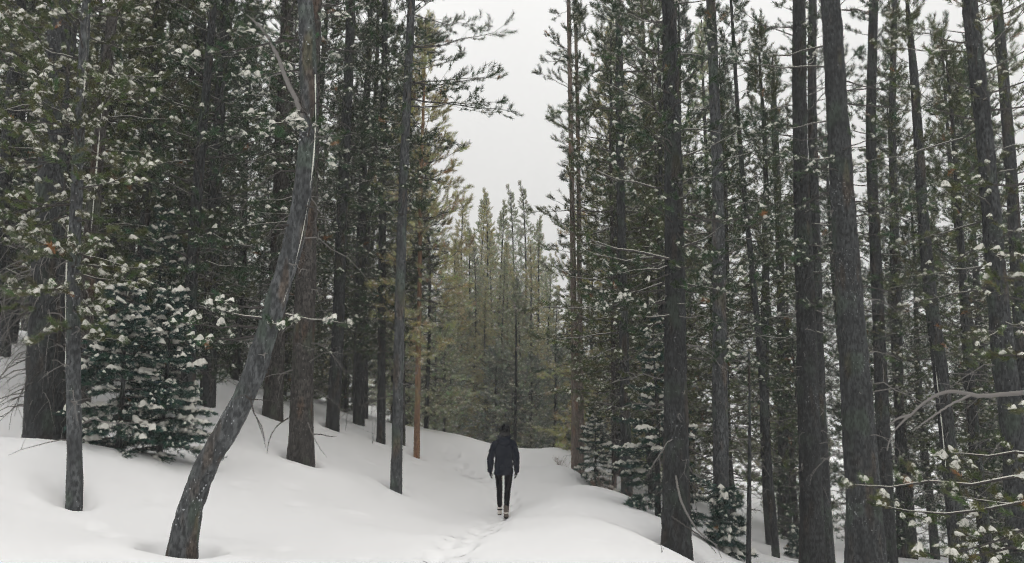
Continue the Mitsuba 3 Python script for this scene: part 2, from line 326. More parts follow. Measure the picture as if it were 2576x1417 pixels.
# pits where clumps have dropped from the boughs
for _ in range(150):
    c0, c1 = rt.uniform(-7.5, 4.5), rt.uniform(6.3, 21)
    r0 = rt.uniform(0.05, 0.13)
    near = np.hypot(gx - c0, gy - c1)
    Z -= rt.uniform(0.012, 0.04) * np.exp(-(near / r0) ** 2) - 0.006 * np.exp(-((near - 1.7 * r0) / (0.5 * r0)) ** 2)
ground_z = RegularGridInterpolator((GX, GY), Z, bounds_error=False, fill_value=None)


def gz(x, y):
    return float(ground_z((x, y)))


nx, ny = gx.shape
ii, jj = np.meshgrid(np.arange(nx - 1), np.arange(ny - 1), indexing='ij')
a = (ii * ny + jj).ravel()
gf = np.vstack([np.stack([a, a + ny, a + ny + 1], 1), np.stack([a, a + ny + 1, a + 1], 1)])
scene['snow_ground'] = mikit.ply((np.stack([gx.ravel(), gy.ravel(), Z.ravel()], 1), gf), 'ground_snow', smooth=True)
labels['snow_ground'] = {'label': 'smooth deep snow with drifts, tree wells and a trodden footpath', 'category': 'snow', 'kind': 'structure'}

# ------------------------------------------------------------------ foliage
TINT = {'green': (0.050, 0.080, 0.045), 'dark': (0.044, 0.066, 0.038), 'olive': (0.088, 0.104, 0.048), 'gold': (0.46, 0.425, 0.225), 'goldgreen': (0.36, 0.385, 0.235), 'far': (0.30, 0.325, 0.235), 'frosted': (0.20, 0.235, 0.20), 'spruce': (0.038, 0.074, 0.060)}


def needle_template(rng, k, width):
    x = rng.uniform(-1.1, 0.5, k)
    ang = np.radians(rng.uniform(22, 62, k))
    roll = np.arange(k) * 2.399 + rng.uniform(-0.4, 0.4, k)
    d = np.stack([np.cos(ang), np.sin(ang) * np.cos(roll), np.sin(ang) * np.sin(roll)], 1)
    w = unit(np.cross(d, rng.normal(size=(k, 3)))) * width / 2
    base = np.stack([x, x * 0, x * 0], 1)
    tip = base + d * rng.uniform(0.75, 1.15, (k, 1))
    return np.stack([base - w, base + w, tip], 1)          # (k, 3, 3)


def frames(d, rng):
    d = unit(d)
    r = rng.normal(size=d.shape)
    y = unit(np.cross(d, r))
    return np.stack([d, y, np.cross(d, y)], -1)             # columns


def needles(rng, pos, dirs, size, k, width, tint, dead=0.012):
    tp = needle_template(rng, k, width)
    R = frames(dirs, rng) * size[:, None, None]
    v = np.einsum('mij,knj->mkni', R, tp) + pos[:, None, None]
    m = len(pos)
    c = np.asarray(TINT[tint])[None] * rng.uniform(0.62, 1.45, (m, 1)) * (1 + rng.normal(0, 0.10, (m, 3)))
    orange = rng.random(m) < dead
    c[orange] = np.array([0.26, 0.13, 0.055]) * rng.uniform(0.7, 1.2, (orange.sum(), 1))
    col = np.repeat(np.clip(c, 0.01, 0.6), k * 3, 0) * np.tile(np.repeat(rng.uniform(0.75, 1.25, k), 3), m)[:, None]
    return v.reshape(-1, 3), np.arange(m * k * 3).reshape(-1, 3), col


def snow_template(rng, n):
    """A shaggy cap of snow: a crown vertex, an inner ring, and a jagged outer ring that droops."""
    a = np.arange(n) * 2 * np.pi / n + rng.uniform(-0.2, 0.2, n)
    r1, r2 = rng.uniform(0.40, 0.58, n), np.where(np.arange(n) % 2, 0.55, 0.98) * rng.uniform(0.85, 1.15, n)
    v = np.vstack([[[0, 0, 0.80]], np.stack([r1 * np.cos(a), r1 * np.sin(a), 0.52 + rng.uniform(-0.14, 0.10, n)], 1),
                   np.stack([r2 * np.cos(a + 0.2), r2 * np.sin(a + 0.2), rng.uniform(-0.45, 0.05, n)], 1)])
    i = np.arange(n)
    j = (i + 1) % n
    f = np.vstack([np.stack([i * 0, 1 + i, 1 + j], 1), np.stack([1 + i, 1 + n + i, 1 + n + j], 1), np.stack([1 + i, 1 + n + j, 1 + j], 1)])
    return v, f


def snow_caps(rng, pos, dirs, size, n=7, big=1.0):
    outs = []
    pick = rng.integers(0, 3, len(pos))
    for q in range(3):
        s = pick == q
        if not s.any():
            continue
        tv, tf = snow_template(rng, n)
        h = unit(dirs[s] * [1, 1, 0.0] + 1e-6)
        lat = np.stack([-h[:, 1], h[:, 0], h[:, 0] * 0], 1)
        up = unit(np.array([0, 0, 1.0]) + 0.35 * rng.normal(size=h.shape) * [1, 1, 0] - h * dirs[s][:, 2:] * 0.5)
        sz = size[s] * rng.uniform(0.55, 1.1, s.sum()) * big
        R = np.stack([h * 1.12, lat * rng.uniform(0.75, 1.0, (s.sum(), 1)), up * rng.uniform(0.9, 1.35, (s.sum(), 1)) * (1.12 if n >= 10 else 1.0)], -1) * sz[:, None, None]
        v = np.einsum('mij,nj->mni', R, tv) + pos[s][:, None] + np.array([0, 0, 0.12]) * sz[:, None, None]
        f = tf[None] + (np.arange(s.sum()) * len(tv))[:, None, None]
        outs.append((v.reshape(-1, 3), f.reshape(-1, 3)))
    return cat_meshes(outs)


def make_bough(rng, p0, az, L, e0, curve, tuft, gap, r0, bare=0.28):
    """A live bough: its line, radii, twig lines and tufts."""
    n = 7
    s = np.linspace(0, 1, n)
    azs = az + np.cumsum(rng.normal(0, 0.16, n))
    step = np.stack([np.cos(azs), np.sin(azs), np.tan(e0) - 0.12 + 2 * curve * s + rng.normal(0, 0.13, n)], 1)
    step = unit(step) * L / (n - 1)
    line = p0 + np.concatenate([[np.zeros(3)], np.cumsum(step[1:], 0)])
    rad = r0 * (1 - 0.82 * s)
    k = max(3, int(L * (1 - bare) / gap))
    st = bare + (1 - bare) * (np.arange(k) + rng.random(k)) / k
    base = np.stack([np.interp(st, s, line[:, c]) for c in range(3)], 1)
    bd = unit(np.stack([np.interp(st, s, step[:, c]) for c in range(3)], 1))
    sgn = np.where(np.arange(k) % 2, 1, -1) * np.radians(rng.uniform(25, 75, k))
    ca, sa = np.cos(sgn), np.sin(sgn)
    td = unit(np.stack([bd[:, 0] * ca - bd[:, 1] * sa, bd[:, 0] * sa + bd[:, 1] * ca, bd[:, 2] + rng.uniform(-0.15, 0.5, k)], 1))
    tl = (L * rng.uniform(0.16, 0.42, k) * (1.12 - st) + tuft * rng.uniform(1.0, 2.6, k))
    tw = np.stack([base, base + td * tl[:, None] * 0.55 + [0, 0, -0.01], base + td * tl[:, None] + [0, 0, 0.02]], 1)
    fr, pos, dirs = [], [], []
    for q in (0.48, 0.76, 1.0):
        keep = (tl * q > tuft * 0.9) | (q == 1.0)
        pos.append(base[keep] + td[keep] * (tl * q)[keep, None] + rng.normal(0, tuft * 0.25, (keep.sum(), 3)))
        dirs.append(unit(td[keep] + np.array([0, 0, 0.45]) + rng.normal(0, 0.25, (keep.sum(), 3))))
    pos.append(line[-1:])
    dirs.append(unit(step[-1:] + [0, 0, 0.02]))
    pos, dirs = np.vstack(pos), np.vstack(dirs)
    size = tuft * rng.uniform(0.75, 1.25, len(pos))
    return dict(line=line, rad=rad, tw=tw, pos=pos, dirs=dirs, size=size, r0=r0)


def crown_boughs(rng, axis, H, c):
    z0, r, per = c['z0'], c['r'], c['per']
    out = []
    z = z0
    while z < H - 0.25:
        f = (z - z0) / max(H - z0, 0.1)
        prof = (0.62 + 1.6 * f if f < 0.24 else 1.0) * (1 - max(f - 0.35, 0) / 0.65) ** c.get('pow', 0.8) + 0.12 * (1 - f)
        tuft = c['tuft']
        if c.get('pow', 0.8) > 1:        # spires: conical from the ground, fine at the tip
            prof = (1 - f) ** 0.9 * (0.75 + 0.25 * min(f / 0.12, 1))
            tuft *= 1.05 - 0.5 * f
        L = r * prof * rng.uniform(0.5, 1.15)
        if c.get('ragged') and (rng.random() < 0.25 or 5.0 < z < 6.2 or 7.6 < z < 8.8):
            z += 0.25
            L *= 0.4
        p, rr = axis(z)
        az = rng.uniform(0, 2 * np.pi)
        if c.get('east') and (z > 7.2 and rng.random() < 0.16):
            az = rng.normal(0.0, 0.3)
            L *= 1.7
        e0 = np.radians(-12 + (50 if c.get('pow', 0.8) < 1 else 34) * f + rng.normal(0, 9))
        out.append(make_bough(rng, p, az, max(L, 0.10 if c.get('pow', 0.8) > 1 else 0.22), e0, rng.uniform(0.05, 0.42) - 0.15 * (f < 0.3), tuft, c['gap'], 0.006 + 0.006 * L))
        z += 1.0 / per * rng.uniform(0.5, 1.5)
    for zz, L, az in c.get('lo', ()):
        p, rr = axis(zz)
        out.append(make_bough(rng, p, az, L, -0.05, 0.1, c['tuft'], c['gap'], 0.016, 0.35))
    p, rr = axis(H)
    out.append(make_bough(rng, p - [0, 0, 0.5], 0, 0.6, 1.3, 0.3, c['tuft'], c['gap'], 0.012, 0.0))
    return out


def bough_meshes(rng, bs, c, k, width, snow_p, nsnow, twigs=True):
    wood = tubes(np.array([b['line'] for b in bs]), np.array([b['rad'] for b in bs]), 4)
    if twigs:
        tw = np.concatenate([b['tw'] for b in bs])
        wood = cat_meshes([wood, tubes(tw, np.full(tw.shape[:2], 0.003 if c['tuft'] < 0.08 else 0.0038) * [1, 0.8, 0.5], 3)])
    pos, dirs, size = (np.concatenate([b[q] for b in bs]) for q in ('pos', 'dirs', 'size'))
    leaf = needles(rng, pos, dirs, size, k, width, c['tint'], c.get('dead', 0.005))
    s = rng.random(len(pos)) < snow_p
    snow = None
    if s.any():
        puff = nsnow >= 10
        snow = snow_caps(rng, pos[s], dirs[s], size[s], nsnow, c.get('big', 0.8) if puff else 0.46)
        if puff:      # needles furred with snow stand out of each puff
            fur = needles(rng, pos[s], unit(0.35 * dirs[s] + [0, 0, 0.9] + rng.normal(0, 0.3, dirs[s].shape)), size[s] * 0.85 * c.get('big', 0.9), 14, 0.11, 'gold')
            snow = cat_meshes([snow, fur[:2]])
    # snow lying along the boughs themselves
    ln = np.array([b['line'][1:] + [0, 0, 1] * b['rad'][1:, None] * 0.8 for b in bs if b['r0'] > 0])
    rd = np.array([b['rad'][1:] * 0.55 for b in bs])
    lying = rng.random(len(bs)) < 0.4
    if lying.any() and snow is not None:
        snow = cat_meshes([snow, tubes(ln[lying], rd[lying], 4)])
    return wood, leaf, snow


def dead_branch(rng, p, az, L, droop, r0, n=6):
    s = np.linspace(0, 1, n)
    azs = az + np.cumsum(rng.normal(0, 0.28, n))
    st = np.stack([np.cos(azs), np.sin(azs), 0.25 - droop * 2.0 * s + rng.normal(0, 0.22, n)], 1)
    st = unit(st) * L / (n - 1)
    line = p + np.concatenate([[np.zeros(3)], np.cumsum(st[1:], 0)])
    main = (line, r0 * (1 - 0.75 * s))
    subs = []
    for _ in range(rng.integers(1, 5)):
        i = rng.integers(1, n - 1)
        d = unit(st[i] + rng.normal(0, 0.8, 3) * np.linalg.norm(st[i]))
        l2 = L * rng.uniform(0.15, 0.45)
        q = line[i] + d * l2 * s[:, None] + np.array([0, 0, -0.5 * droop * l2]) * (s ** 2)[:, None] + np.cumsum(rng.normal(0, 0.02 * L, (n, 3)), 0) * s[:, None]
        subs.append((q, r0 * 0.5 * (1 - 0.7 * s)))
    ls, rs = zip(main, *subs)
    return tubes(np.array(ls), np.array(rs), 4)


def trunk_mesh(P, R, sides, rough, seed):
    n = len(P)
    th = np.arange(sides) * 2 * np.pi / sides
    t = unit(np.gradient(P, axis=0))
    ax = unit(np.cross(t, [0, 1.0, 0]))
    ay = np.cross(ax, t)
    ring = np.cos(th)[None, :, None] * ax[:, None] + np.sin(th)[None, :, None] * ay[:, None]
    q = P[:, None] + ring * R[:, None, None]
    nz = meshkit.fbm(q * [9, 9, 3.2], 4, seed) - 0.5
    lump = meshkit.noise(q * [1.6, 1.6, 0.9], seed + 3) - 0.5
    fl = meshkit.noise(q * [38, 38, 13], seed + 5) - 0.5
    q = q + ring * (nz[..., None] * rough + fl[..., None] * rough * 0.45 + lump[..., None] * 0.10 * R[:, None, None])
    i, j = np.meshgrid(np.arange(n - 1), np.arange(sides), indexing='ij')
    qd = np.stack([i * sides + j, (i + 1) * sides + j, (i + 1) * sides + (j + 1) % sides, i * sides + (j + 1) % sides], -1).reshape(-1, 4)
    f = np.vstack([qd[:, [0, 1, 2]], qd[:, [0, 2, 3]]])
    v = np.vstack([q.reshape(-1, 3), P[-1:] + [0, 0, R[-1]]])
    k = np.arange(sides)
    f = np.vstack([f, np.stack([(n - 1) * sides + k, np.full(sides, n * sides), (n - 1) * sides + (k + 1) % sides], 1)])
    return v, f


def add_tree(t, idx):
    rng = np.random.default_rng(1000 + idx)
    D = t['D']
    pw = [np.append(px(u, v, D), 0.5 * w / FOC * D) for u, v, w in t['pts']]
    pw = np.array(sorted(pw, key=lambda q: q[2]))
    g = gz(pw[0, 0], pw[0, 1])
    if not t.get('base'):
        # carry the stem on down to the snow
        d = (pw[1] - pw[0]) / (pw[1, 2] - pw[0, 2])
        if pw[0, 2] > g:
            pw = np.vstack([pw[0] + d * (g - pw[0, 2]), pw])
    b = pw[0].copy()
    pw = np.vstack([b - [0, 0, 0.45, 0] + (pw[1] - pw[0]) / (pw[1, 2] - pw[0, 2]) * -0.0, pw])
    Htop = b[2] + t['H']
    if pw[-1, 2] < Htop:
        d = (pw[-1] - pw[-2]) / (pw[-1, 2] - pw[-2, 2])
        d = np.array([d[0] * 0.6, d[1] * 0.6, 1, 0])
        top = pw[-1] + d * (Htop - pw[-1, 2])
        top[3] = 0.02
        pw = np.vstack([pw, top])
    spacing = 0.05 if t['sides'] >= 26 else 0.09 if t['sides'] >= 18 else 0.16
    zmax = min(Htop, 1.65 + 0.56 * D)
    n = int((pw[-1, 2] - pw[0, 2]) / spacing)
    S = spline(pw, n)
    P, R = S[:, :3].copy(), S[:, 3].copy()
    yaw = rng.uniform(0, 6.28)
    base0 = P[:, :2].copy()
    P[:, :2] = gaussian_filter1d(P[:, :2], 0.28 / spacing, axis=0, mode='nearest')
    w0 = np.clip((P[:, 2] - b[2]) / 0.5, 0, 1)[:, None]
    P[:, :2] = base0 * (1 - w0) + P[:, :2] * w0
    P[:, 1] += 0.04 * np.sin(P[:, 2] * 0.7 + yaw) * (P[:, 2] - b[2]) * 0.15
    R *= 1 + 0.08 * np.exp(-np.maximum(P[:, 2] - b[2], 0) / 0.2)
    key = thing(t.get('name', 'pine_tree'), t['label'], 'tree')
    rough = 0.035 if t['sides'] >= 26 else 0.025 if t['sides'] >= 18 else 0.015
    part(key, 'trunk', mikit.ply(trunk_mesh(P, R, t['sides'], rough, idx), t['bark'], smooth=True))

    def axis(z):
        return np.array([np.interp(z + b[2], P[:, 2], P[:, c]) for c in range(3)]), float(np.interp(z + b[2], P[:, 2], R))

    # dead branches, each one by itself
    nd = t.get('dead', 0)
    top_dead = (t['crown']['z0'] + 1.0) if 'crown' in t else t['H']
    for i in range(nd):
        z = top_dead * (0.24 + 0.76 * (i + rng.random()) / nd)
        if t.get('tangle'):
            z = rng.uniform(0.7, 3.6)
        p, r = axis(z)
        az = rng.uniform(0, 2 * np.pi)
        if t.get('tangle'):
            az = rng.uniform(-3.4, 0.5)
        L = (rng.uniform(0.35, 1.15) if rng.random() < 0.6 else rng.uniform(0.08, 0.3)) * (1.0 if r > 0.08 else 0.6)
        L *= 1.25 if t.get('tangle') else 1.0
        p = p + np.array([np.cos(az), np.sin(az), 0]) * r * 0.75
        part(key, 'branch', mikit.ply(dead_branch(rng, p, az, L, rng.uniform(0.15, 1.0) + (0.5 if t.get('tangle') else 0), rng.uniform(0.006, 0.013)), 'dead_wood' if rng.random() < (0.8 if t.get('tangle') else 0.5) else 'twig_wood', smooth=True))
    # snow plastered on one side of the stem
    for side, v0, v1 in t.get('snowline', ()):
        za, zb = px(0, v1, D)[2], px(0, v0, D)[2]
        m = (P[:, 2] > za) & (P[:, 2] < zb)
        Pm, Rm = P[m], R[m]
        wob = meshkit.fbm(np.stack([Pm[:, 2] * 2.2, Pm[:, 2] * 0, Pm[:, 2] * 0 + idx], -1), 3, 4)
        lin = Pm + np.stack([side * Rm * 0.99, -Rm * math.sqrt(max(1 - min(abs(side), 1) ** 2, 0)) * 0.99 - 0.01, Rm * 0], 1)
        rad = t.get('lw', 0.010) * np.clip((wob - 0.34) * 4.0, 0, 1) * (0.45 + 1.1 * meshkit.noise(np.stack([Pm[:, 2] * 11, Pm[:, 2] * 0, Pm[:, 2] * 0 + idx], -1), 8)) + 0.0004
        part(key, 'snow_line', mikit.ply(tubes(lin[None], rad[None], 6), 'tree_snow', smooth=True))
    if t.get('nocrown'):
        return
    c = t['crown']
    bs = crown_boughs(rng, axis, t['H'], c)
    near = c['tuft'] < 0.08
    k, w = (52, 0.10) if near else (24, 0.13)
    sp, ns = (c.get('sp', 0.52), 11) if c['puffs'] else (0.42, 7)
    if c.get('boughs'):
        for q in bs:
            vis = q['line'][:, 2].min() < zmax + 0.3
            if not vis:
                continue
            wood, leaf, snow = bough_meshes(rng, [q], c, k, w, sp, ns)
            bk = part(key, 'bough', mikit.ply(wood, 'twig_wood', smooth=True))
            part(bk, 'needles', mikit.ply(leaf[:2], 'needle', color=leaf[2]), kind='stuff')
            if snow is not None:
                part(bk, 'snow', mikit.ply(snow, 'tree_snow', smooth=True), kind='stuff')
        bs = [q for q in bs if q['line'][:, 2].min() >= zmax + 0.3]
        if not bs:
            return
    wood, leaf, snow = bough_meshes(rng, bs, c, k, w, sp, ns)
    part(key, 'boughs', mikit.ply(wood, 'twig_wood'), kind='stuff')
    ck = part(key, 'crown', mikit.ply(leaf[:2], 'needle', color=leaf[2]), kind='stuff')
    if snow is not None:
        part(ck, 'snow', mikit.ply(snow, 'tree_snow', smooth=True), kind='stuff')


for i, t in enumerate(TRUNKS):
    add_tree(t, i)

# single limbs that stand out on these trees
def limb(key, D, pts, label, bs='dead_wood', snow=0.0, dy=0.0):
    q = spline([np.append(px(u, v, D + dy * i / (len(pts) - 1)), r) for i, (u, v, r) in enumerate(pts)], 30)
    q[:, :3] += np.random.default_rng(len(pts)).normal(0, 0.003, (30, 3))
    k = part(key, 'branch', mikit.ply(tubes(q[None, :, :3], q[None, :, 3], 8), bs, smooth=True), label=label)
    if snow:
        part(k, 'snow', mikit.ply(tubes((q[:, :3] + np.stack([q[:, 3] * 0, q[:, 3] * 0, q[:, 3] * 0.75], 1))[None], q[None, :, 3] * snow, 6), 'tree_snow', smooth=True))


limb('leaning_pine', 8.25, [(762, 300, 0.028), (742, 245, 0.027), (720, 200, 0.025), (695, 135, 0.021), (665, 80, 0.015), (620, 37, 0.006)], 'pale dead limb curving up and away from the trunk')
BIG = next(k for k, v in labels.items() if v.get('label', '').startswith('big dark pine'))
limb(BIG, 12.6, [(1690, 655, 0.022), (1673, 650, 0.020), (1603, 634, 0.017), (1548, 626, 0.014), (1510, 612, 0.010), (1473, 600, 0.005)], 'long bare branch with snow along its top, toward the trail', 'twig_wood', 0.6, -0.4)
limb(BIG, 12.6, [(1705, 630, 0.018), (1730, 617, 0.016), (1775, 600, 0.012), (1813, 570, 0.005)], 'bare upturned branch with snow along its top', 'twig_wood', 0.6, -0.3)

limb(BIG, 12.5, [(1700, 1196, 0.016), (1708, 1240, 0.018), (1732, 1300, 0.016), (1765, 1345, 0.012), (1800, 1372, 0.008), (1815, 1405, 0.004)], 'crooked bare branch hanging by the foot of the trunk', 'dead_wood', 0, -0.5)
limb(BIG, 12.5, [(1690, 1300, 0.012), (1722, 1322, 0.011), (1765, 1352, 0.008), (1802, 1392, 0.004)], None, 'twig_wood', 0, -0.6)
BROWN = next(k for k, v in labels.items() if v.get('label', '').startswith('brown pine trunk'))
limb(BROWN, 13.8, [(745, 1045, 0.012), (715, 1058, 0.011), (688, 1085, 0.009), (676, 1112, 0.007), (672, 1142, 0.003)], 'bare branch curving down to the snow', 'twig_wood', 0, -0.3)
limb(BROWN, 13.8, [(780, 1092, 0.010), (808, 1093, 0.009), (828, 1098, 0.007), (846, 1099, 0.003)], None, 'twig_wood', 0, -0.2)
limb(BROWN, 13.8, [(770, 1050, 0.009), (785, 1090, 0.008), (800, 1120, 0.006), (822, 1150, 0.003)], None, 'dead_wood', 0, -0.3)

# ------------------------------------------------------------------ the woods behind: a few grown trees, planted many times
def grow(seed, H, r0, c, lean=0.02, twigs=True, k=20, w=0.15, bark='bark_grey', snow_p=0.36, dead=42):
    rng = np.random.default_rng(seed)
    z = np.linspace(-1.0, H, 40)
    ph = rng.uniform(0, 6.28, 2)
    P = np.stack([lean * z * np.sin(ph[0]) + 0.07 * np.sin(z * 0.5 + ph[1]), lean * z * np.cos(ph[0]) + 0.07 * np.cos(z * 0.45 + ph[0]), z], 1)
    R = r0 * np.clip(1 - z / H, 0, 1) ** 0.75 + 0.012

    def axis(h):
        return np.array([np.interp(h, z, P[:, q]) for q in range(3)]), float(np.interp(h, z, R))

    out = {'trunk': mikit.ply(trunk_mesh(P, R, 10, 0.012, seed), bark, smooth=True)}
    bs = crown_boughs(rng, axis, H, c)
    wood, leaf, snow = bough_meshes(rng, bs, c, k, w, snow_p, 6, twigs)
    db = []
    for i in range(dead):
        hz = rng.uniform(0.5, c['z0'] + 2.5)
        p, r = axis(hz)
        db.append(dead_branch(rng, p, rng.uniform(0, 6.28), rng.uniform(0.5, 1.5), rng.uniform(0.1, 0.7), 0.008))
    out['boughs'] = mikit.ply(wood, 'twig_wood')
    out['dead_twigs'] = mikit.ply(cat_meshes(db), 'dead_wood')
    out['crown'] = mikit.ply(leaf[:2], 'needle', color=leaf[2])
    if snow is not None:
        out['crown__snow'] = mikit.ply(snow, 'tree_snow')
    return out


def plant(kind, x, y, name, label, group, yaw=0.0, s=1.0, sz=1.0, sink=0.1, cat='tree'):
    key = thing(name, label, cat, group)
    tw = T().translate([float(x), float(y), gz(x, y) - sink]).rotate([0, 0, 1], math.degrees(yaw)).scale([s, s, s * sz])
    for p, shape in kind.items():
        k2 = key + '__' + p
        scene[k2] = {**shape, 'to_world': tw}
        if p != 'trunk':
            labels[k2] = {'kind': 'stuff'}
    return key


C = lambda **o: dict(dict(z0=2.0, r=1.55, per=13, tuft=0.12, gap=0.28, tint='dark', puffs=0), **o)
KIND = {
    'dark_a': grow(51, 15, 0.15, C()), 'dark_b': grow(52, 13, 0.13, C(z0=1.2, r=1.7, tint='green')), 'dark_c': grow(53, 16, 0.16, C(z0=3.0, r=1.4)),
    'olive_a': grow(54, 14, 0.14, C(tint='olive')), 'olive_b': grow(55, 12, 0.12, C(z0=1.0, r=1.6, tint='olive')),
    'thin_a': grow(56, 14, 0.11, C(z0=4.0, r=1.1, per=9), dead=26), 'thin_b': grow(57, 11, 0.09, C(z0=2.4, r=1.1, per=10, tint='olive'), dead=22),
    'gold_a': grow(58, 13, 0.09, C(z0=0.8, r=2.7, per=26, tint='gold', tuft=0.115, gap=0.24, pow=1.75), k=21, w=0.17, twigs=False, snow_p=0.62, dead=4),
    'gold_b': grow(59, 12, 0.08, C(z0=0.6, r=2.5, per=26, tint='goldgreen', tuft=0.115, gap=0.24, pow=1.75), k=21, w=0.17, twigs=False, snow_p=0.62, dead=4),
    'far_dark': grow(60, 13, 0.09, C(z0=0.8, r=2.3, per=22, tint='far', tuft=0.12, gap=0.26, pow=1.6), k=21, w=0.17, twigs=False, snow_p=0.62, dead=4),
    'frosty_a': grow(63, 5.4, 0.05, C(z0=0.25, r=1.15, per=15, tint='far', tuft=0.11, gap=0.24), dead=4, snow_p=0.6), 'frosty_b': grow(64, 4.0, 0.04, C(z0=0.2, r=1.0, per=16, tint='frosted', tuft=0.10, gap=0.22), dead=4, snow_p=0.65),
    'young_a': grow(61, 5.0, 0.05, C(z0=0.3, r=1.0, per=14, tint='green', tuft=0.10, gap=0.24), dead=2, snow_p=0.4), 'young_b': grow(62, 3.6, 0.04, C(z0=0.2, r=0.8, per=15, tint='olive', tuft=0.09, gap=0.22), dead=2, snow_p=0.4),
}
rp = np.random.default_rng(77)
placed = [(px(*t['pts'][0][:2], t['D'])[0], t['D']) for t in TRUNKS]


def free(x, y, gap):
    return all((x - a) ** 2 + (y - b) ** 2 > gap * gap for a, b in placed)


SHORT = {0: 'puffed slim pine', 1: 'leaning pine', 2: 'stout trunk', 4: 'brown trunk', 6: 'straight pine', 8: 'lone grey pine', 9: 'orange barked pine', 11: 'big dark pine', 12: 'pale stemmed pine', 14: 'split grey trunk',
         16: 'weathered trunk', 18: 'uphill leaning pine', 20: 'thick dark pine', 22: 'broad tilted trunk', 23: 'kinked trunk', 25: 'bowed trunk', 26: 'thick leaning trunk'}
ANCHOR = sorted((float(np.interp(-650, [-q[1] for q in TRUNKS[i]['pts']], [q[0] for q in TRUNKS[i]['pts']])), n) for i, n in SHORT.items())
LOOKS = {'dark_a': 'dark pine', 'dark_b': 'bushy green pine', 'dark_c': 'high crowned pine', 'olive_a': 'olive pine', 'olive_b': 'low olive pine', 'thin_a': 'bare stemmed pine', 'thin_b': 'thin olive pine',
         'gold_a': 'golden conifer', 'gold_b': 'narrow golden conifer', 'far_dark': 'hazy dark conifer', 'frosty_a': 'frosty young pine', 'frosty_b': 'small frosty pine', 'young_a': 'bushy young pine', 'young_b': 'small young pine'}
ORD = ['first', 'second', 'third', 'fourth', 'fifth', 'sixth', 'seventh', 'eighth', 'ninth', 'tenth']
MORE = ['eleventh', 'twelfth', 'thirteenth', 'fourteenth', 'fifteenth', 'sixteenth']
NTH = ['nearest', 'second', 'third', 'fourth', 'fifth', 'sixth', 'seventh', 'eighth', 'ninth', 'tenth'] + MORE
told = {}


def scatter(n, urange, Drange, kinds, name, where, group, gap=1.3, ok=None, s=(0.85, 1.15)):
    """Trees of the wood behind, each remembered by its kind and by the two trunks between which it shows."""
    made, tries = 0, 0
    while made < n and tries < 4000:
        tries += 1
        D = math.sqrt(rp.uniform(Drange[0] ** 2, Drange[1] ** 2))
        u = rp.uniform(*urange)
        x = (u - CX) / FOC * D
        if not free(x, D, gap) or (ok and not ok(x, D)):
            continue
        placed.append((x, D))
        kind = kinds[rp.integers(len(kinds))]
        key = plant(KIND[kind], x, D, name, '', group, rp.uniform(0, 6.28), rp.uniform(*s), rp.uniform(0.92, 1.12))
        a = [m for v, m in ANCHOR if v <= u]
        b = [m for v, m in ANCHOR if v > u]
        span = f'between {a[-1]} and {b[0]}' if a and b else f'outside the {a[-1] if a else b[0]}'
        told.setdefault((LOOKS[kind], span, where), []).append((D, key))
        made += 1


def tell():
    for (look, span, where), ts in told.items():
        for i, (D, key) in enumerate(sorted(ts)):
            nth = '' if len(ts) == 1 else f', {NTH[min(i, 15)]} back'
            labels[key]['label'] = f'{look}{nth} {span}, {where}'


airy = lambda x, D: clear(x, D) and not any(a < CX + x / D * FOC < b for a, b in ((2040, 2120), (1845, 1915), (2165, 2235)))
clear = lambda x, D: x < -0.09 * D - 1.25 or x > 0.072 * D + 1.15
scatter(12, (-60, 560), (13.5, 20), ['dark_a', 'dark_b', 'olive_a', 'olive_b', 'dark_c'], 'pine_tree', 'behind spruces', 'pines behind the young spruces', 1.2)
scatter(44, (-80, 1080), (21.5, 44), ['dark_a', 'dark_b', 'dark_c', 'olive_a', 'olive_b', 'thin_a'], 'pine_tree', 'on hillside', 'pines of the hillside stand', 1.4, clear)
scatter(16, (1490, 2640), (17.5, 26), ['dark_a', 'dark_c', 'thin_a', 'thin_b', 'olive_a'], 'pine_tree', 'near downhill', 'nearer pines of the downhill wood', 1.5, airy)
scatter(17, (1470, 2660), (26, 46), ['dark_a', 'dark_b', 'thin_a', 'thin_b', 'olive_a', 'olive_b', 'dark_c'], 'pine_tree', 'deep downhill', 'pines deep in the downhill wood', 1.7, airy)
# the pointed conifers that close the end of the trail
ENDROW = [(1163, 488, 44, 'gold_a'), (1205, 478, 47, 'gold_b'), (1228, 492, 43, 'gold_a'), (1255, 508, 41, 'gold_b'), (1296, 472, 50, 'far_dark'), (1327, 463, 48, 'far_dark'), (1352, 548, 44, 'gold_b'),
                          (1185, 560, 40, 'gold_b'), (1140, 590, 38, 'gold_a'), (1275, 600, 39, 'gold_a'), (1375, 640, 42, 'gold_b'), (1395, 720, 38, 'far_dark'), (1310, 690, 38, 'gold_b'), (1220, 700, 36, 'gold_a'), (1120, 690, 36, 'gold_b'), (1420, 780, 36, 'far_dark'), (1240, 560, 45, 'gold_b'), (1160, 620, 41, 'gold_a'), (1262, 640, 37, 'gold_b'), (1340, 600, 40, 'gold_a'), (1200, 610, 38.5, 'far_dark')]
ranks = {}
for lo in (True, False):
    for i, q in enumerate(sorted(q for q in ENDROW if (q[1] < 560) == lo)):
        ranks[q[0]] = i
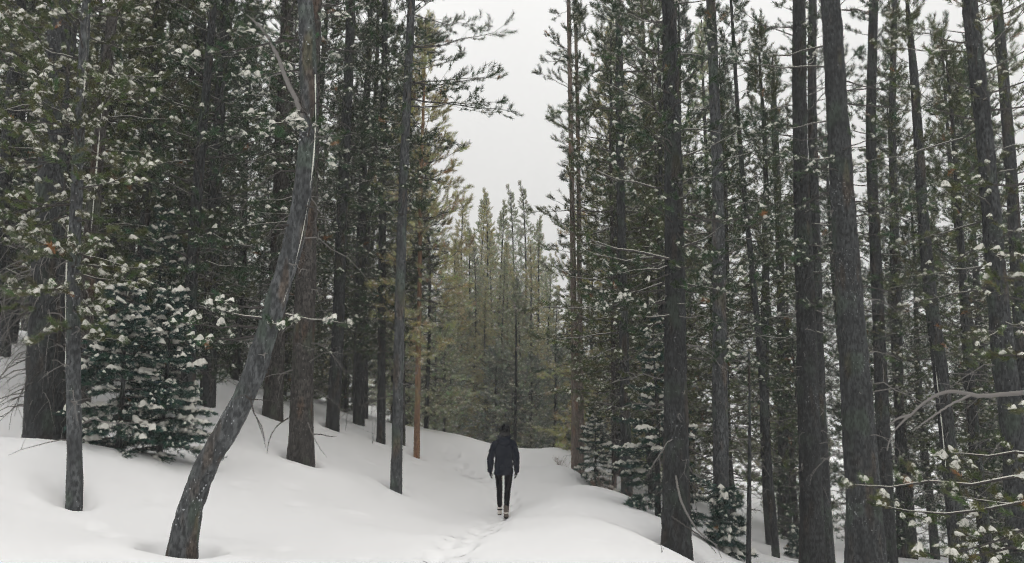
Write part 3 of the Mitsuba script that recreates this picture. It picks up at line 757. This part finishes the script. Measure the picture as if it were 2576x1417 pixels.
for u, vtop, D, kind in ENDROW:
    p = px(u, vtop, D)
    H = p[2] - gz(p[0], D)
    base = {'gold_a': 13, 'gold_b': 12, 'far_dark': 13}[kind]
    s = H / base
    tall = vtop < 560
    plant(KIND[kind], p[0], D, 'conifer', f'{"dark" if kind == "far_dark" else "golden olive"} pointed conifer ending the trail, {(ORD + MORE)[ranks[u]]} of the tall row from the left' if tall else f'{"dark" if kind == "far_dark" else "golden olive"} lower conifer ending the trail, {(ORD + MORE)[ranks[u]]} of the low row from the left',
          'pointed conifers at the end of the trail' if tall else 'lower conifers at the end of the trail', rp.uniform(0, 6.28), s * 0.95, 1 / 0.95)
    placed.append((p[0], D))
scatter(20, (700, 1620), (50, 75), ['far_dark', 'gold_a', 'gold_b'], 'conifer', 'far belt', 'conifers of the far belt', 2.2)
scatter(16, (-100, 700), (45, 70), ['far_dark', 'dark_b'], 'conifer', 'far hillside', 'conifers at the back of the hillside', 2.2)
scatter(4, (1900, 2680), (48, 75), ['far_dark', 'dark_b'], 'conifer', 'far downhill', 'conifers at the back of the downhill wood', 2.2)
for u, vtop, D, kind, lab in [(1088, 330, 25.5, 'gold_b', 'golden olive pine closest to the orange barked pine, bordering the sky gap'), (1015, 150, 28, 'olive_a', 'olive pine half hidden behind the lone grey trunk'),
                              (1535, 40, 27, 'gold_a', 'tall golden olive pine between the pale stems and the big dark trunk'), (1620, 200, 23, 'olive_b', 'full olive pine just uphill of the big dark trunk'), (1590, -100, 31, 'olive_a', 'high olive pine behind the split grey trunk'),
                              (1765, 60, 28, 'gold_b', 'golden olive pine behind the grey weathered trunk')]:
    p = px(u, vtop, D)
    s = (p[2] - gz(p[0], D)) / {'gold_a': 13, 'gold_b': 12, 'olive_a': 14, 'olive_b': 12}[kind]
    plant(KIND[kind], p[0], D, 'pine_tree', lab, None, rp.uniform(0, 6.28), s, 1.0)
    placed.append((p[0], D))
# undergrowth of young pines
scatter(16, (1470, 2600), (18, 34), ['young_a', 'young_b'], 'young_pine', 'downhill undergrowth', 'young pines of the downhill wood', 0.8, clear)
scatter(24, (430, 1070), (20.5, 31), ['young_a', 'young_b'], 'young_pine', 'hillside undergrowth', 'young pines of the hillside', 0.8, clear)
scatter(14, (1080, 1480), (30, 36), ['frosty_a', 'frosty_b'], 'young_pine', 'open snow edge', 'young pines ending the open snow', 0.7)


tell()

# ------------------------------------------------------------------ spruces with flat snowy boughs
def spruce(seed, H, r, whorl, tint='spruce', snow_p=0.6):
    rng = np.random.default_rng(seed)
    z = np.linspace(-0.4, H, 24)
    P = np.stack([0.02 * np.sin(z * 2), 0.02 * np.cos(z * 1.7), z], 1)
    R = 0.045 * np.clip(1 - z / H, 0, 1) * (H / 3) + 0.005
    trunk_ = mikit.ply(trunk_mesh(P, R, 10, 0.006, seed), 'bark_grey', smooth=True)
    wood, pos, dirs, size, pads = [], [], [], [], []
    h = 0.10
    while h < H - 0.1:
        f = h / H
        for q in range(rng.integers(3, 6)):
            az = rng.uniform(0, 2 * np.pi)
            L = (r * (1 - f) ** 0.85 + 0.08) * rng.uniform(0.6, 1.1)
            s = np.linspace(0, 1, 7)
            line = np.array([0, 0, h]) + np.stack([np.cos(az) * s, np.sin(az) * s, (0.30 * f + 0.06) * s - 0.42 * (1 - f) * s ** 2 + 0.10 * s ** 4], 1) * L
            wood.append((line, 0.010 * (1 - 0.8 * s)))
            k = max(5, int(L / 0.040))
            st = rng.uniform(0.18, 1.0, k)
            b = np.stack([np.interp(st, s, line[:, c]) for c in range(3)], 1)
            sg = np.where(np.arange(k) % 2, 1, -1) * rng.uniform(0.5, 1.15, k)
            d = np.stack([np.cos(az + sg), np.sin(az + sg), rng.uniform(-0.45, -0.05, k)], 1)
            tl = L * 0.40 * (1.1 - st) + 0.05
            for m in (0.35, 0.7, 1.0):
                pos.append(b + d * (tl * m)[:, None])
                dirs.append(d + rng.normal(0, 0.15, d.shape))
                size.append(np.full(k, 0.060) * rng.uniform(0.8, 1.2, k))
            if rng.random() < snow_p:
                pads.append((line, L, az))
        h += whorl * 0.6 * rng.uniform(0.7, 1.3)
    pos, dirs, size = np.vstack(pos), unit(np.vstack(dirs)), np.concatenate(size)
    leaf = needles(rng, pos, dirs, size, 18, 0.19, tint, 0.002)
    sp, sd, ss = [], [], []
    for line, L, az in pads:
        k = max(3, int(L / 0.045))
        st = rng.uniform(0.25, 1.0, k) ** 0.8
        b = np.stack([np.interp(st, np.linspace(0, 1, 7), line[:, c]) for c in range(3)], 1)
        off = rng.normal(0, 0.13, k) * L * (1.15 - st)
        b += np.stack([-np.sin(az) * off, np.cos(az) * off, 0.015 - 0.35 * np.abs(off)], 1)
        sp.append(b)
        sd.append(np.tile([np.cos(az), np.sin(az), -0.3], (k, 1)))
        ss.append(rng.uniform(0.06, 0.11, k))
    s2 = rng.random(len(pos)) < 0.16
    snow = snow_caps(rng, np.vstack(sp + [pos[s2]]), unit(np.vstack(sd + [dirs[s2]])), np.concatenate(ss + [size[s2] * 0.8]), 8, 0.8)
    ln, rd = np.array([w[0] for w in wood]), np.array([w[1] for w in wood])
    return {'trunk': trunk_, 'boughs': mikit.ply(tubes(ln, rd, 4), 'twig_wood'), 'crown': mikit.ply(leaf[:2], 'needle', color=leaf[2]), 'crown__snow': mikit.ply(snow, 'tree_snow', smooth=True)}


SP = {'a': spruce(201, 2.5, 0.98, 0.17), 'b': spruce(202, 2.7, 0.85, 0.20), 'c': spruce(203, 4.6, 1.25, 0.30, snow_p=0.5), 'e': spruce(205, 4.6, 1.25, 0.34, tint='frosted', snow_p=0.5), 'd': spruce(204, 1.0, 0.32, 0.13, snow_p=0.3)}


def put_spruce(kind, u, D, label, s=1.0, yaw=0.0, group=None):
    x = px(u, HORIZON, D)[0]
    return plant(SP[kind], x, D, 'young_spruce', label, group, yaw, s, 1.0, 0.06)


put_spruce('a', 305, 11.2, 'bushy young spruce heaped with snow beside the slim pine', 1.0, 0.4)
put_spruce('b', 415, 11.7, 'young spruce with a bare lower stem beside the leaning pine', 0.95, 2.0)
put_spruce('c', 385, 14.6, 'taller young spruce with thin snow behind the two bushy ones', 0.9, 1.0)
put_spruce('c', 1650, 14.6, 'young spruce with long snowy boughs behind the big dark pine', 0.82, 2.2)
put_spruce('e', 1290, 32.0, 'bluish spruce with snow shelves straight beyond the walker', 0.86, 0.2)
put_spruce('b', 1495, 19.0, 'small spruce at the crest beside the slender pale pine', 0.75, 1.2)
put_spruce('d', 1812, 14.2, 'little drooping spruce at the foot of the weathered trunk', 1.3, 0.9)
put_spruce('d', 1986, 17.5, 'tiny spruce tip poking out of the snow dip', 0.8, 0.3)

# ------------------------------------------------------------------ a pine just outside the frame, its boughs reaching in
rb = np.random.default_rng(303)
xb, yb = 4.75, 6.5
zb = gz(xb, yb)
near_pine = thing('pine_tree', 'pine at the edge of the view whose low boughs carry puffs of snow', 'tree')
zz = np.linspace(zb - 0.4, zb + 9, 90)
Pn = np.stack([xb + 0.05 * np.sin(zz), yb + 0.04 * np.cos(zz * 1.3), zz], 1)
part(near_pine, 'trunk', mikit.ply(trunk_mesh(Pn, 0.16 * (1 - 0.07 * (zz - zb)), 20, 0.025, 91), 'bark_grey', smooth=True))
cn = dict(big=0.66, tuft=0.058, tint='olive', gap=0.13, dead=0.02)
for (zh, L, az, e0) in [(1.05, 1.9, 3.05, 0.0), (0.85, 1.75, 2.85, 0.0), (0.65, 1.6, 3.2, 0.0), (0.45, 1.5, 3.0, 0.0), (0.95, 1.3, 3.5, 0.0), (0.35, 1.2, 3.4, 0.0), (1.15, 1.2, 2.6, 0.05), (0.7, 1.1, 2.5, 0.0), (1.95, 0.8, 3.1, 0.1), (2.55, 0.75, 3.0, 0.1), (2.75, 0.8, 2.7, 0.1), (1.6, 0.7, 3.3, 0.0), (3.4, 0.9, 3.0, 0.2), (0.55, 1.0, 2.7, 0)]:
    q = make_bough(rb, np.array([xb, yb, zh]), az, L, e0, 0.02, 0.058, 0.13, 0.018, 0.3)
    wood, leaf, snow = bough_meshes(rb, [q], cn, 56, 0.10, 0.52, 13)
    bk = part(near_pine, 'bough', mikit.ply(wood, 'twig_wood', smooth=True))
    part(bk, 'needles', mikit.ply(leaf[:2], 'needle', color=leaf[2]), kind='stuff')
    part(bk, 'snow', mikit.ply(snow, 'tree_snow', smooth=True), kind='stuff')
# the bare bough
D = 6.4
main = spline([np.append(px(u, v, D + (u - 2576) * -0.0012), r) for u, v, r in [(2700, 985, 0.021), (2576, 988, 0.020), (2470, 996, 0.0175), (2390, 985, 0.015), (2340, 1003, 0.0125), (2285, 1050, 0.0095), (2250, 1085, 0.0065), (2232, 1135, 0.005)]], 40)
sub = spline([np.append(px(u, v, D + 0.1), r) for u, v, r in [(2440, 996, 0.011), (2385, 1022, 0.009), (2330, 1060, 0.007), (2295, 1085, 0.004)]], 40)
sub2 = spline([np.append(px(u, v, D), r) for u, v, r in [(2290, 1046, 0.012), (2262, 1052, 0.009), (2240, 1066, 0.004), (2236, 1070, 0.003)]], 40)
ls = np.stack([main, sub, sub2])
ls[..., :3] += rb.normal(0, 0.002, ls[..., :3].shape)
part(near_pine, 'branch', mikit.ply(tubes(ls[..., :3], ls[..., 3], 8), 'dead_wood', smooth=True), label='bare grey bough curving down at its tip')

# ------------------------------------------------------------------ bare saplings and dry brush
def brush(rng, x, y, h, n, spread):
    b = np.array([x, y, gz(x, y) - 0.05])
    ls, rs = [], []
    s = np.linspace(0, 1, 6)
    for _ in range(n):
        az, l = rng.uniform(0, 6.28), h * rng.uniform(0.5, 1.0)
        d = unit([np.cos(az) * spread, np.sin(az) * spread, 1.0])
        q = b + d * l * s[:, None] + np.cumsum(rng.normal(0, 0.02 * h, (6, 3)), 0) * s[:, None]
        ls.append(q)
        rs.append(0.004 * (1 - 0.7 * s) + 0.001)
        for _ in range(3):
            i = rng.integers(1, 5)
            d2 = unit(d + rng.normal(0, 0.6, 3))
            ls.append(q[i] + d2 * l * 0.35 * s[:, None])
            rs.append(0.003 * (1 - 0.7 * s) + 0.0008)
    return tubes(np.array(ls), np.array(rs), 3)


scene['brush_wood'] = {'type': 'twosided', 'bsdf': {'type': 'diffuse', 'reflectance': {'type': 'rgb', 'value': [0.20, 0.135, 0.105]}}}
rs_ = np.random.default_rng(404)
for nb, (u, D) in enumerate([(1500, 17.0), (1530, 16.9), (1552, 17.2), (1590, 17.0), (1620, 15.4), (1418, 22.0), (1408, 20.0)]):
    x = px(u, HORIZON, D)[0]
    k = thing('dry_bush', ['dry brown bush at the crest beside the small spruce', 'wispy dry bush at the crest just beyond the small spruce', 'dry brown bush between the small thin trunk and split grey trunk', 'dry brown bush right behind the split grey trunk', 'dry brown bush nearest the big dark pine', 'farthest dry bush on the snow before the pale stemmed pine', 'dry bush on the snow beside the pale stemmed pine'][nb], 'bush', 'dry bushes along the mound crest')
    scene[k] = mikit.ply(brush(rs_, x, D, rs_.uniform(0.35, 0.7), 7, 0.7), 'brush_wood')
for u, D, h, lab in [(872, 19.5, 2.6, 'bare leafless sapling left of the thin dark pine on the rise'), (940, 19.2, 2.6, 'bare forked sapling close beside the thin dark pine'), (1655, 9.8, 0.28, 'tiny bare twig poking out of the smooth snow mound')]:
    x = px(u, HORIZON, D)[0]
    k = thing('bare_sapling', lab, 'sapling')
    scene[k] = mikit.ply(brush(rs_, x, D, h, 2 if h > 1 else 1, 0.16), 'twig_wood')

# ------------------------------------------------------------------ the walker
scene['jacket_cloth'] = {'type': 'diffuse', 'reflectance': {'type': 'rgb', 'value': [0.014, 0.017, 0.026]}}
scene['black_cloth'] = {'type': 'diffuse', 'reflectance': {'type': 'rgb', 'value': [0.006, 0.0065, 0.008]}}
scene['hair'] = {'type': 'principled', 'base_color': {'type': 'rgb', 'value': [0.010, 0.009, 0.009]}, 'roughness': 0.6}
scene['skin'] = {'type': 'principled', 'base_color': {'type': 'rgb', 'value': [0.50, 0.34, 0.27]}, 'roughness': 0.6}
scene['boot_suede'] = {'type': 'principled', 'base_color': {'type': 'rgb', 'value': [0.62, 0.57, 0.52]}, 'roughness': 0.8}
scene['boot_brown'] = {'type': 'principled', 'base_color': {'type': 'rgb', 'value': [0.10, 0.08, 0.07]}, 'roughness': 0.8}


def ball(c, r):
    r = np.broadcast_to(np.asarray(r, float), 3)
    return m3.Manifold.sphere(1.0, 24).scale(r.tolist()).translate([float(q) for q in c])


def bone(a, ra, b, rb_):
    return m3.Manifold.batch_hull([ball(a, ra), ball(b, rb_)])


def chain(js):
    return [bone(a[:3], a[3], b[:3], b[3]) for a, b in zip(js, js[1:])]


def body(ms, edge, it=10, wrinkle=0.0, seed=0, scale=9.0):
    m = m3.Manifold.batch_boolean(ms, m3.OpType.Add).refine_to_length(edge).to_mesh()
    t = trimesh.Trimesh(m.vert_properties[:, :3], m.tri_verts, process=True)
    trimesh.smoothing.filter_taubin(t, iterations=it)
    if wrinkle:
        v = np.array(t.vertices)
        t.vertices = v + t.vertex_normals * ((meshkit.fbm(v * [scale, scale, scale * 1.8], 3, seed) - 0.5) * wrinkle)[:, None]
    return t


wx, wy = px(1268, 1298, 15)[:2]
wz = gz(wx, wy)
walker = thing('person', 'person in navy hooded jacket, black leggings and black hat walking away along the snowy trail', 'person')
TW = T().translate([float(wx), float(wy), wz + 0.01])


def wear(name, mesh, bs, parent=walker, label=None, smooth=True):
    sh = mikit.ply(mesh, bs, smooth=smooth)
    sh['to_world'] = TW
    return part(parent, name, sh, label=label)


HIPL, KNEEL, ANKL = (-0.085, 0.0, 0.88), (-0.088, 0.16, 0.50), (-0.081, 0.26, 0.12)
HIPR, KNEER, ANKR = (0.075, 0.0, 0.88), (0.062, 0.02, 0.48), (0.040, -0.04, 0.10)
SHL, ELL, WRL = (-0.168, 0.0, 1.335), (-0.250, -0.02, 1.08), (-0.262, 0.05, 0.85)
SHR, ELR, WRR = (0.168, 0.0, 1.335), (0.222, -0.03, 1.08), (0.232, 0.03, 0.85)
HEAD = np.array([0.012, 0.02, 1.575])
flesh = [ball((0, 0, 1.25), (0.15, 0.095, 0.19)), ball((0, 0, 0.98), (0.145, 0.10, 0.15)), bone((0, 0, 1.2), 0.09, (0, 0, 1.0), 0.09), bone((0, 0.005, 1.36), 0.07, HEAD - [0, 0, 0.06], 0.052), bone(SHL, 0.055, SHR, 0.055)]
flesh += chain([(*SHL, .052), (*ELL, .042), (*WRL, .028)]) + chain([(*SHR, .052), (*ELR, .042), (*WRR, .028)])
flesh += chain([(*HIPL, .066), (*KNEEL, .047), (*ANKL, .035)]) + chain([(*HIPR, .070), (*KNEER, .047), (*ANKR, .035)])
flesh += [ball(HEAD, (0.072, 0.090, 0.108)), ball(HEAD + [0, 0.045, -0.065], (0.045, 0.045, 0.042)), bone(HEAD + [0, 0.088, 0.0], 0.010, HEAD + [0, 0.102, -0.028], 0.014), bone(HEAD + [-0.02, 0.085, -0.058], 0.008, HEAD + [0.02, 0.085, -0.058], 0.008),
          ball(HEAD + [-0.076, 0, -0.01], (0.010, 0.018, 0.03)), ball(HEAD + [0.076, 0, -0.01], (0.010, 0.018, 0.03)), bone(HEAD + [-0.045, 0.078, 0.022], 0.010, HEAD + [0.045, 0.078, 0.022], 0.010)]
wear('body', body(flesh, 0.02, 6), 'skin')
for e in (-0.03, 0.03):
    wear('eye', trimesh.creation.icosphere(2, 0.011).apply_translation(HEAD + [e, 0.081, 0.004]), 'hair')


def loft(rows):
    ms = []
    for a, b in zip(rows, rows[1:]):
        dz = 0.012
        cyl = lambda q: m3.Manifold.cylinder(dz, 1, 1, 40, True).scale([q[1], q[2], 1]).translate([q[3], q[4], q[0]])
        ms.append(m3.Manifold.batch_hull([cyl(a), cyl(b)]))
    return ms


jk = loft([(0.785, .176, .128, -.012, 0), (0.90, .172, .126, -.01, 0), (1.05, .165, .122, -.004, 0), (1.18, .178, .128, 0, 0), (1.28, .180, .126, 0, 0), (1.36, .150, .112, 0, 0), (1.42, .100, .090, 0, 0.005), (1.46, .075, .075, .004, 0.01), (1.49, .068, .070, .006, 0.015)])
jk += chain([(*SHL, .070), (-0.212, -0.01, 1.22, .070), (*ELL, .066), (*WRL, .050)]) + chain([(*SHR, .070), (0.200, -0.01, 1.22, .070), (*ELR, .066), (*WRR, .050)])
jk += [bone((-0.05, 0, 1.40), 0.06, SHL, 0.066), bone((0.05, 0, 1.40), 0.06, SHR, 0.066)]
wear('jacket', body(jk, 0.012, 10, 0.028, 7, 11), 'jacket_cloth')
hood = [bone((-0.06, -0.075, 1.435), (0.045, 0.045, 0.045), (0.07, -0.075, 1.435), (0.05, 0.045, 0.055)), bone((-0.05, -0.110, 1.385), (0.06, 0.03, 0.05), (0.07, -0.110, 1.385), (0.06, 0.03, 0.055)), ball((0.02, -0.118, 1.345), (0.08, 0.026, 0.05)), bone((-0.09, -0.02, 1.475), 0.035, (-0.07, 0.06, 1.46), 0.03), bone((0.1, -0.02, 1.475), 0.035, (0.08, 0.06, 1.46), 0.03)]
wear('hood', body(hood, 0.012, 8, 0.018, 3, 16), 'jacket_cloth')
tr = chain([(-0.098, 0, 0.86, .082), (-0.102, 0.05, 0.74, .068), (*KNEEL, .055), (-0.088, 0.185, 0.38, .053), (*ANKL, .040)]) + chain([(0.083, 0, 0.86, .088), (0.082, 0.01, 0.74, .076), (*KNEER, .058), (0.055, -0.01, 0.36, .055), (*ANKR, .040)]) + [bone((-0.06, 0, 0.92), 0.10, (0.06, 0, 0.92), 0.10)]
wear('leggings', body(tr, 0.012, 8, 0.012, 5, 14), 'black_cloth')
hat = [m3.Manifold.batch_hull([ball(HEAD + [0, -0.005, 0.028], (0.095, 0.112, 0.088)), ball(HEAD + [0, -0.01, 0.066], (0.078, 0.094, 0.062))])]
wear('hat', body(hat, 0.010, 6, 0.010, 8, 30), 'black_cloth')
hat_band = [m3.Manifold.cylinder(0.045, 1, 1, 48, True).scale([0.099, 0.116, 1]).translate((HEAD + [0, -0.005, 0.002]).tolist())]
wear('hat_band', body(hat_band, 0.012, 6, 0.008, 9, 40), 'black_cloth')
hr = [ball(HEAD + [0.0, -0.035, -0.045], (0.096, 0.080, 0.085)), bone(HEAD + [-0.06, -0.035, -0.04], 0.036, HEAD + [-0.085, -0.05, -0.115], 0.026), bone(HEAD + [0.06, -0.035, -0.04], 0.034, HEAD + [0.066, -0.05, -0.105], 0.024), bone(HEAD + [0, -0.06, -0.05], 0.05, HEAD + [0, -0.075, -0.11], 0.042)]
wear('hair', body(hr, 0.010, 6, 0.012, 10, 30), 'hair')


def glove(wr, s, fwd):
    w = np.array(wr)
    pm = w + [-s * 0.004, 0.02 * fwd, -0.065]
    ms = [bone(w + [0, 0, 0.03], 0.036, w + [0, 0, -0.01], 0.030), m3.Manifold.batch_hull([ball(w + [0, 0, -0.015], (0.022, 0.028, 0.02)), ball(pm + [0, 0.026, -0.01], (0.017, 0.012, 0.02)), ball(pm + [0, -0.028, -0.005], (0.017, 0.012, 0.02))])]
    for i, l in enumerate((0.062, 0.072, 0.066, 0.050)):
        y = 0.030 - 0.021 * i
        a = pm + [0, y, -0.015]
        b1 = a + [-s * 0.010, 0.006, -l * 0.5]
        b2 = b1 + [-s * 0.024, 0.004, -l * 0.42]
        ms += [bone(a, 0.0105, b1, 0.0100), bone(b1, 0.0100, b2, 0.0085)]
    t0 = w + [-s * 0.008, 0.030, -0.035]
    ms += [bone(t0, 0.013, t0 + [-s * 0.020, 0.028, -0.030], 0.0115), bone(t0 + [-s * 0.020, 0.028, -0.030], 0.0115, t0 + [-s * 0.030, 0.032, -0.058], 0.0095)]
    return body(ms, 0.006, 3)


wear('glove', glove(WRL, -1, 1), 'black_cloth')
wear('glove', glove(WRR, 1, 1), 'black_cloth')


def boot(an, bs, pitch, label):
    a = np.array(an)
    c, s = math.cos(pitch), math.sin(pitch)
    rot = lambda q: a + np.array([q[0], q[1] * c - q[2] * s, q[1] * s + q[2] * c])
    up = [bone(rot((0, -0.005, 0.10)), 0.052, rot((0, -0.01, -0.02)), 0.045), m3.Manifold.batch_hull([ball(rot((0, -0.035, -0.06)), (0.038, 0.04, 0.035)), ball(rot((0, 0.07, -0.062)), (0.044, 0.05, 0.032)), ball(rot((0, 0.145, -0.07)), (0.040, 0.04, 0.024)), ball(rot((0, 0.0, -0.01)), (0.042, 0.05, 0.04))])]
    k = wear('boot', body(up, 0.009, 6, 0.006, 12, 25), bs, label=label)
    sole = [m3.Manifold.batch_hull([ball(rot((0, -0.042, -0.094)), (0.040, 0.04, 0.012)), ball(rot((0, 0.06, -0.094)), (0.047, 0.05, 0.012)), ball(rot((0, 0.15, -0.094)), (0.040, 0.042, 0.012))])]
    wear('sole', body(sole, 0.012, 3), 'black_cloth', k)
    band = [m3.Manifold.batch_hull([ball(rot((0, -0.012, 0.004)), (0.050, 0.055, 0.010)), ball(rot((0, -0.012, -0.010)), (0.049, 0.054, 0.010))])]
    wear('strap', body(band, 0.012, 3), 'black_cloth' if bs == 'boot_suede' else 'boot_suede', k)


boot(ANKL, 'boot_suede', 0.0, 'pale suede boot with a dark strap')
boot(ANKR, 'boot_brown', -0.12, 'brown boot pressed into the snow')

# ------------------------------------------------------------------ winter air
scene['haze'] = {'type': 'cube', 'to_world': T().translate([0, 0, 11.0]).scale([204, 204, 24.0]), 'bsdf': {'type': 'null'}, 'interior': {'type': 'ref', 'id': 'haze_air'}}
labels['haze'] = {'label': 'thin pale winter haze in the air', 'category': 'haze', 'kind': 'stuff'}
